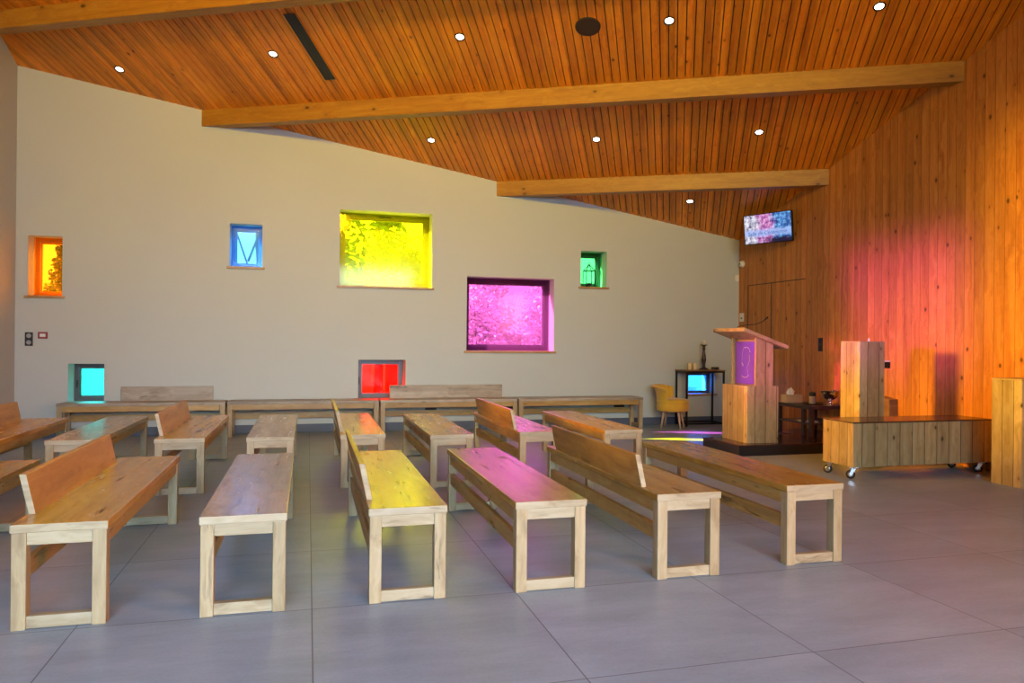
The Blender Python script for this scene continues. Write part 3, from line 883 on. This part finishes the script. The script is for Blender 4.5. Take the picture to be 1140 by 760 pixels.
# ------------------------------------------------------------------ small wall fittings
def outlet(name, label, cat, loc, w, h, mat, detail, rz=0., group=None):
    """plate on a wall facing -y (rz=0) or -x (rz=-90 deg)"""
    r = thing(name, label, cat, loc, rz, group)
    bm = NBm(); box(bm, -w/2, w/2, -.012, 0, -h/2, h/2, .003); obj('plate', bm, mat, r)
    detail(r)
    return r
def two_sockets(horizontal):
    def f(r):
        for s in (-1, 1):
            bm = NBm()
            px, pz = (s*.042, 0) if horizontal else (0, s*.042)
            mt = Matrix.Translation((px, -.0125, pz)) @ Matrix.Rotation(PI/2, 4, 'X')
            lathe(bm, [(0, -.006), (.018, -.006), (.020, .002), (.026, .003), (.028, 0)], 20, mat=mt)
            obj('socket', bm, M['greyplastic'] if not horizontal else M['rubber'], r)
    return f
outlet('power_socket', 'black double power socket stacked upright beside the left corner', 'power socket', (-3.383, YB, 1.248), .088, .172, M['black'], two_sockets(False))
outlet('power_socket', 'black power socket under the wall bench with the long backrest', 'power socket', (1.715, YB, .277), .17, .075, M['black'], two_sockets(True), group='power sockets under the wall benches')
outlet('power_socket', 'black power socket under the wall bench near the mustard chair', 'power socket', (4.642, YB, .288), .17, .075, M['black'], two_sockets(True), group='power sockets under the wall benches')
def therm(r):
    bm = NBm(); box(bm, -.032, .032, -.016, -.012, -.020, .020, .002); obj('display', bm, M['white'], r)
outlet('wall_thermostat', 'small dark red framed thermostat beside the upright power socket', 'thermostat', (-3.229, YB, 1.297), .11, .085, M['red'], therm)
def blank(r):
    bm = NBm(); box(bm, -.018, .018, -.016, -.011, -.026, -.002, .002); obj('button', bm, M['metal_dark'], r)
outlet('wall_controller', 'small white controller on the wooden wall by the back corner', 'controller', (XR, 10.52, 1.70), .11, .135, M['white'], blank, -PI/2)
def sw(r):
    for z in (-.05, .05):
        bm = NBm(); box(bm, -.022, .022, -.017, -.011, z-.035, z+.035, .003); obj('button', bm, M['metal_dark'], r)
outlet('light_switch', 'black double light switch on the wooden wall beside the pillar stand', 'light switch', (XR, 8.617, 1.275), .088, .185, M['black'], sw, -PI/2)
r = thing('motion_detector', 'white round detector on the wooden wall below the screen', 'detector', (XR-.001, 10.50, 2.553))
bm = NBm(); lathe(bm, [(.055, 0), (.055, .02), (.045, .05), (.03, .06), (0, .062)], 24, mat=Matrix.Rotation(-PI/2, 4, 'Y')); obj('housing', bm, M['white'], r)
bm = NBm(); lathe(bm, [(.012, .055), (.012, .066), (0, .067)], 14, mat=Matrix.Rotation(-PI/2, 4, 'Y')); obj('lens', bm, M['black'], r)
bm = NBm(); box(bm, -.035, .035, -.045, 0, -.05, .05, .008)
tag(obj('alarm_sensor', bm, M['white'], None, (6.66, YB+.002, 2.33)), 'small white sensor box at the back corner below the round detector', 'sensor')

# lantern on the sill of the green window
r = thing('lantern', 'black wire lantern on the sill of the green window', 'lantern', (4.175, YB+.12, 2.127))
bm = NBm(); lathe(bm, [(.045, 0), (.045, .03), (.035, .06), (0, .06)], 16); obj('base', bm, M['metal_dark'], r)
bm = NBm(); q = .07; zt = .25
cs = [(-q, -q), (q, -q), (q, q), (-q, q)]
for i in range(4):
    a, b_ = cs[i], cs[(i+1) % 4]
    tube(bm, [(*a, .0), (*a, zt)], .006, 6); tube(bm, [(*a, .006), (*b_, .006)], .005, 6); tube(bm, [(*a, zt), (*b_, zt)], .006, 6)
    tube(bm, [(*a, zt), (0, 0, zt+.10)], .006, 6)
tube(bm, [(.02*math.cos(i*.5), 0, zt+.11+.02*math.sin(i*.5)) for i in range(14)], .004, 6)
obj('wire_frame', bm, M['metal_dark'], r)

# ------------------------------------------------------------------ outside
bm = NBm(); box(bm, -60, 60, YB+WT, 90, -.5, -.2)
tag(obj('ground', bm, M['grass']), kind='structure')
def leaves(name, blobs, n, size, mat, parent, flat=.6):
    """many little leaf blades around ellipsoid blobs, one mesh"""
    bm = NBm(); rnd = random.Random(name+str(n)+str(blobs[0]))
    for _ in range(n):
        c, rad = rnd.choice(blobs)
        d = Vector((rnd.gauss(0, 1), rnd.gauss(0, 1), rnd.gauss(0, 1))).normalized()*(rnd.random()**.45)
        p = Vector(c)+Vector((d.x*rad[0], d.y*rad[1], d.z*rad[2]))
        u = Vector((rnd.gauss(0, 1), rnd.gauss(0, 1), rnd.gauss(0, flat))).normalized()
        w = u.cross(Vector((rnd.gauss(0, 1), rnd.gauss(0, 1), rnd.gauss(0, 1)))).normalized()
        s = size*(.6+rnd.random()*.8)
        k = u.cross(w)*s*.15
        vs = [bm.verts.new(q_) for q_ in (p-u*s, p+w*s*.45+k, p+u*s, p-w*s*.45+k)]
        bm.faces.new([vs[0], vs[1], vs[2]]); bm.faces.new([vs[0], vs[2], vs[3]])
    return obj(name, bm, mat, parent)
def tree(label, x, y, h, r0, blobs, n, size, mat='leaf', branches=()):
    t = thing('tree', label, 'tree', (x, y, -.2))
    bm = NBm(); tube(bm, [(0, 0, 0), (.05, .02, h*.3), (-.03, .04, h*.65), (0, 0, h)], [r0, r0*.8, r0*.55, r0*.2], 10)
    for b_ in branches: tube(bm, b_, [r0*.35]+[r0*.22]*(len(b_)-2)+[r0*.08], 6)
    obj('trunk', bm, M['bark'], t)
    if n: leaves('foliage', blobs, n, size, M[mat], t)
    return t
tree('leafy tree outside the yellow window', 1.55, 17.2, 6.4, .11,
     [((-.75, 0, 3.4), (.55, .5, 1.3)), ((-.8, 0, 4.6), (.45, .4, .7)), ((.15, 0, 3.5), (.55, .5, 1.0)), ((.2, 0, 4.6), (.45, .4, .7)), ((-.35, .3, 2.6), (.7, .5, .6)), ((.75, 0, 3.2), (.3, .3, .4)), ((.9, .1, 4.9), (.3, .3, .25))], 2300, .115,
     branches=([(0, 0, 3.0), (.6, .1, 4.0), (1.3, .2, 3.1)], [(0, 0, 3.2), (-.6, 0, 4.3), (-.9, .1, 5.4)], [(0, 0, 4.0), (.5, 0, 5.0), (.9, 0, 5.6)], [(0, 0, 3.4), (.9, 0, 3.9), (1.7, 0, 3.0)]))
tree('bare branched tree outside the blue window', -1.1, 17.5, 7.2, .09, [((0, 0, 6.5), (.4, .4, .4))], 60, .06,
     branches=([(0, 0, 2.5), (-.5, 0, 4.0), (-1., 0, 5.4)], [(0, 0, 3.0), (.5, 0, 4.2), (.9, 0, 5.6)], [(-.2, 0, 3.2), (.3, 0, 4.6), (.2, 0, 6.)]))
t = thing('conifer', 'slim dark conifer outside the orange window', 'tree', (-5.55, 19.5, -.2))
bm = NBm(); tube(bm, [(0, 0, 0), (0, 0, 3.6)], [.08, .02], 8); obj('trunk', bm, M['bark'], t)
leaves('foliage', [((0, 0, 2.0+i*.3), (.55-i*.085, .5-i*.075, .2)) for i in range(6)], 1400, .07, M['needle'], t)
shr = [('pale blossoming shrub outside the pink window, its left part', 3.35, 14.6, .78, 2.9, 'hedge'), ('pale blossoming shrub outside the pink window, its right part', 4.95, 14.8, .78, 2.8, 'hedge'),
       ('low bush outside the orange window', -5.35, 17.5, .68, 2.4, 'leaf'), ('bush outside the green window', 6.5, 16.4, .85, 2.7, 'hedge')]
for lab, x, y, rr, h, mt in shr:
    t = thing('shrub', lab, 'shrub', (x, y, -.2))
    bm = NBm()
    for k in range(5): tube(bm, [(0, 0, 0), (.3*rr*math.cos(k*1.3), .3*rr*math.sin(k*1.3), h*.8)], [.02, .008], 6)
    obj('stem', bm, M['bark'], t)
    leaves('foliage', [((0, 0, h*.55), (rr, rr*.7, h*.55))], 3600, .065, M[mt], t)
b_ = thing('house', 'pale house outside seen through the low windows', 'house', (2.4, 22, -.2))
bm = NBm(); box(bm, -.2, 6, 0, 5, 0, 1.7); obj('wall', bm, M['render'], b_)
bm = NBm(); prism(bm, [(-.5, 1.7), (5.5, 1.7), (2.5, 2.7)], 'X', -.5, 6.3); obj('roof', bm, M['rooftile'], b_)

# ------------------------------------------------------------------ light
def aim(o, d): o.rotation_euler = Vector(d).to_track_quat('-Z', 'Y').to_euler()
def sun(d, e, col, ang):
    l = bpy.data.lights.new('sun', 'SUN'); l.energy = e; l.color = col; l.angle = math.radians(ang)
    o = bpy.data.objects.new('sun', l); COL.objects.link(o); aim(o, d); o.location = (-8, 14, 9); return o
sun((1.48, -.75, -1), 80., (1, .95, .86), .6)

def area(name, loc, target, sx, sy, e, col, spread=180):
    l = bpy.data.lights.new(name, 'AREA'); l.shape = 'RECTANGLE'; l.size = sx; l.size_y = sy; l.energy = e; l.color = col
    l.spread = math.radians(spread)
    o = bpy.data.objects.new(name, l); COL.objects.link(o); o.location = loc
    aim(o, Vector(target)-Vector(loc)); return o
# added fill lamps: cool and golden behind the camera, coloured washes from the sides
area('entrance_fill', (.2, -3.7, 2.9), (.2, 4.5, .0), 6.4, 1.6, 225, (.54, .78, 1.0), 88)  # added cool fill for the floor and bench ends
area('entrance_low_fill', (-.3, -3.8, 1.0), (.8, 10, .1), 5.0, 1.0, 15, (.46, .78, 1.0), 30)  # added cool fill for the lower plaster wall
area('golden_fill', (-.4, -3.7, 5.4), (2.4, 10.6, 6.0), 4.5, .8, 250, (1., .62, .01), 62)  # added golden fill for ceiling and upper wall, no window there
area('amber_wash', (-3.4, 7.4, 2.5), (6.3, 6.7, .7), 1.0, .8, 26, (1., .46, .012), 22)  # added orange wash on left-facing wood, no window there
area('pink_wash', (-3.4, 4.9, 2.5), (6.72, 7.38, 1.72), 2.0, 1.5, 15, (.48, .02, 1.), 5)  # added lamp for the pink patch on the wooden wall
area('rose_wash', (-3.4, 3.0, 2.2), (6.72, 8.35, .80), .7, .7, 2.2, (.85, .04, .7), 4)  # added magenta wash beside the lectern
area('yellow_wash', (-3.4, 3.4, 2.6), (6.72, 5.35, 1.9), 1.3, 3.0, 17, (1., .60, .01), 8)  # added lamp for the yellow strip on the wooden wall
area('russet_fill', (6.55, -1.5, 2.2), (-2.5, 6.5, .5), 1.4, 1.2, 105, (1., .34, .02), 75)  # added red-orange fill for backrests and left wall, no window there

w = bpy.data.worlds.new('World'); SC.world = w; w.use_nodes = True
nt = w.node_tree; B = NB(nt); bg = nt.nodes['Background']
tc = B.n('ShaderNodeTexCoord'); sp = B.n('ShaderNodeSeparateXYZ'); B.put(sp.inputs[0], tc.outputs['Generated'])
n = B.noise(tc.outputs['Generated'], 3., 4.)
sky = B.ramp(sp.outputs[2], [(.0, (.86, .90, .95)), (.25, (.80, .88, 1.0)), (.8, (.55, .72, 1.0))])
c = B.mix(B.ramp(n, [(.45, (0, 0, 0)), (.65, (1, 1, 1))]), sky, (1, 1, 1))
# bright hazy sky on the sunny side, brighter away from the horizon, duller behind the building
up = B.ramp(sp.outputs[2], [(.0, (.16, .16, .16)), (.13, (.20, .20, .20)), (.26, (.75, .75, .75)), (.6, (1, 1, 1))])
side = B.ramp(sp.outputs[1], [(.0, (.16, .16, .16)), (.5, (1, 1, 1))])
nt.links.new(c, bg.inputs[0])
low = B.math('ADD', B.math('MULTIPLY', B.math('GREATER_THAN', sp.outputs[2], -.02), .8), .2)      # dim ground below the horizon
nt.links.new(B.math('MULTIPLY', B.math('MULTIPLY', B.math('MULTIPLY', up, side), low), 26.), bg.inputs[1])

# ------------------------------------------------------------------ camera (25 mm-equivalent, nearly level)
f, yaw, pitch, roll = 826.7041, .268258859, .00066245, .00969383
cyw, syw, cp, spp, cr, sr = math.cos(yaw), math.sin(yaw), math.cos(pitch), math.sin(pitch), math.cos(roll), math.sin(roll)
fw_ = Vector((syw*cp, cyw*cp, spp)); rt_ = Vector((cyw, -syw, 0)); up_ = rt_.cross(fw_)
r2 = rt_*cr+up_*sr; u2 = -rt_*sr+up_*cr
cam = bpy.data.cameras.new('camera'); co = bpy.data.objects.new('camera', cam); COL.objects.link(co)
cam.sensor_width = 36; cam.lens = f*36/1140; cam.clip_start = .05; cam.clip_end = 300
co.matrix_world = Matrix(((r2.x, u2.x, -fw_.x, 0), (r2.y, u2.y, -fw_.y, 0), (r2.z, u2.z, -fw_.z, 1.27), (0, 0, 0, 1)))
SC.camera = co

SC.view_settings.view_transform = 'Standard'
SC.view_settings.look = 'None'
SC.view_settings.gamma = 1; SC.view_settings.use_curve_mapping = False
SC.view_settings.exposure = 0.
SC.cycles.use_denoising = True
SC.cycles.max_bounces = 10; SC.cycles.diffuse_bounces = 5; SC.cycles.transparent_max_bounces = 12
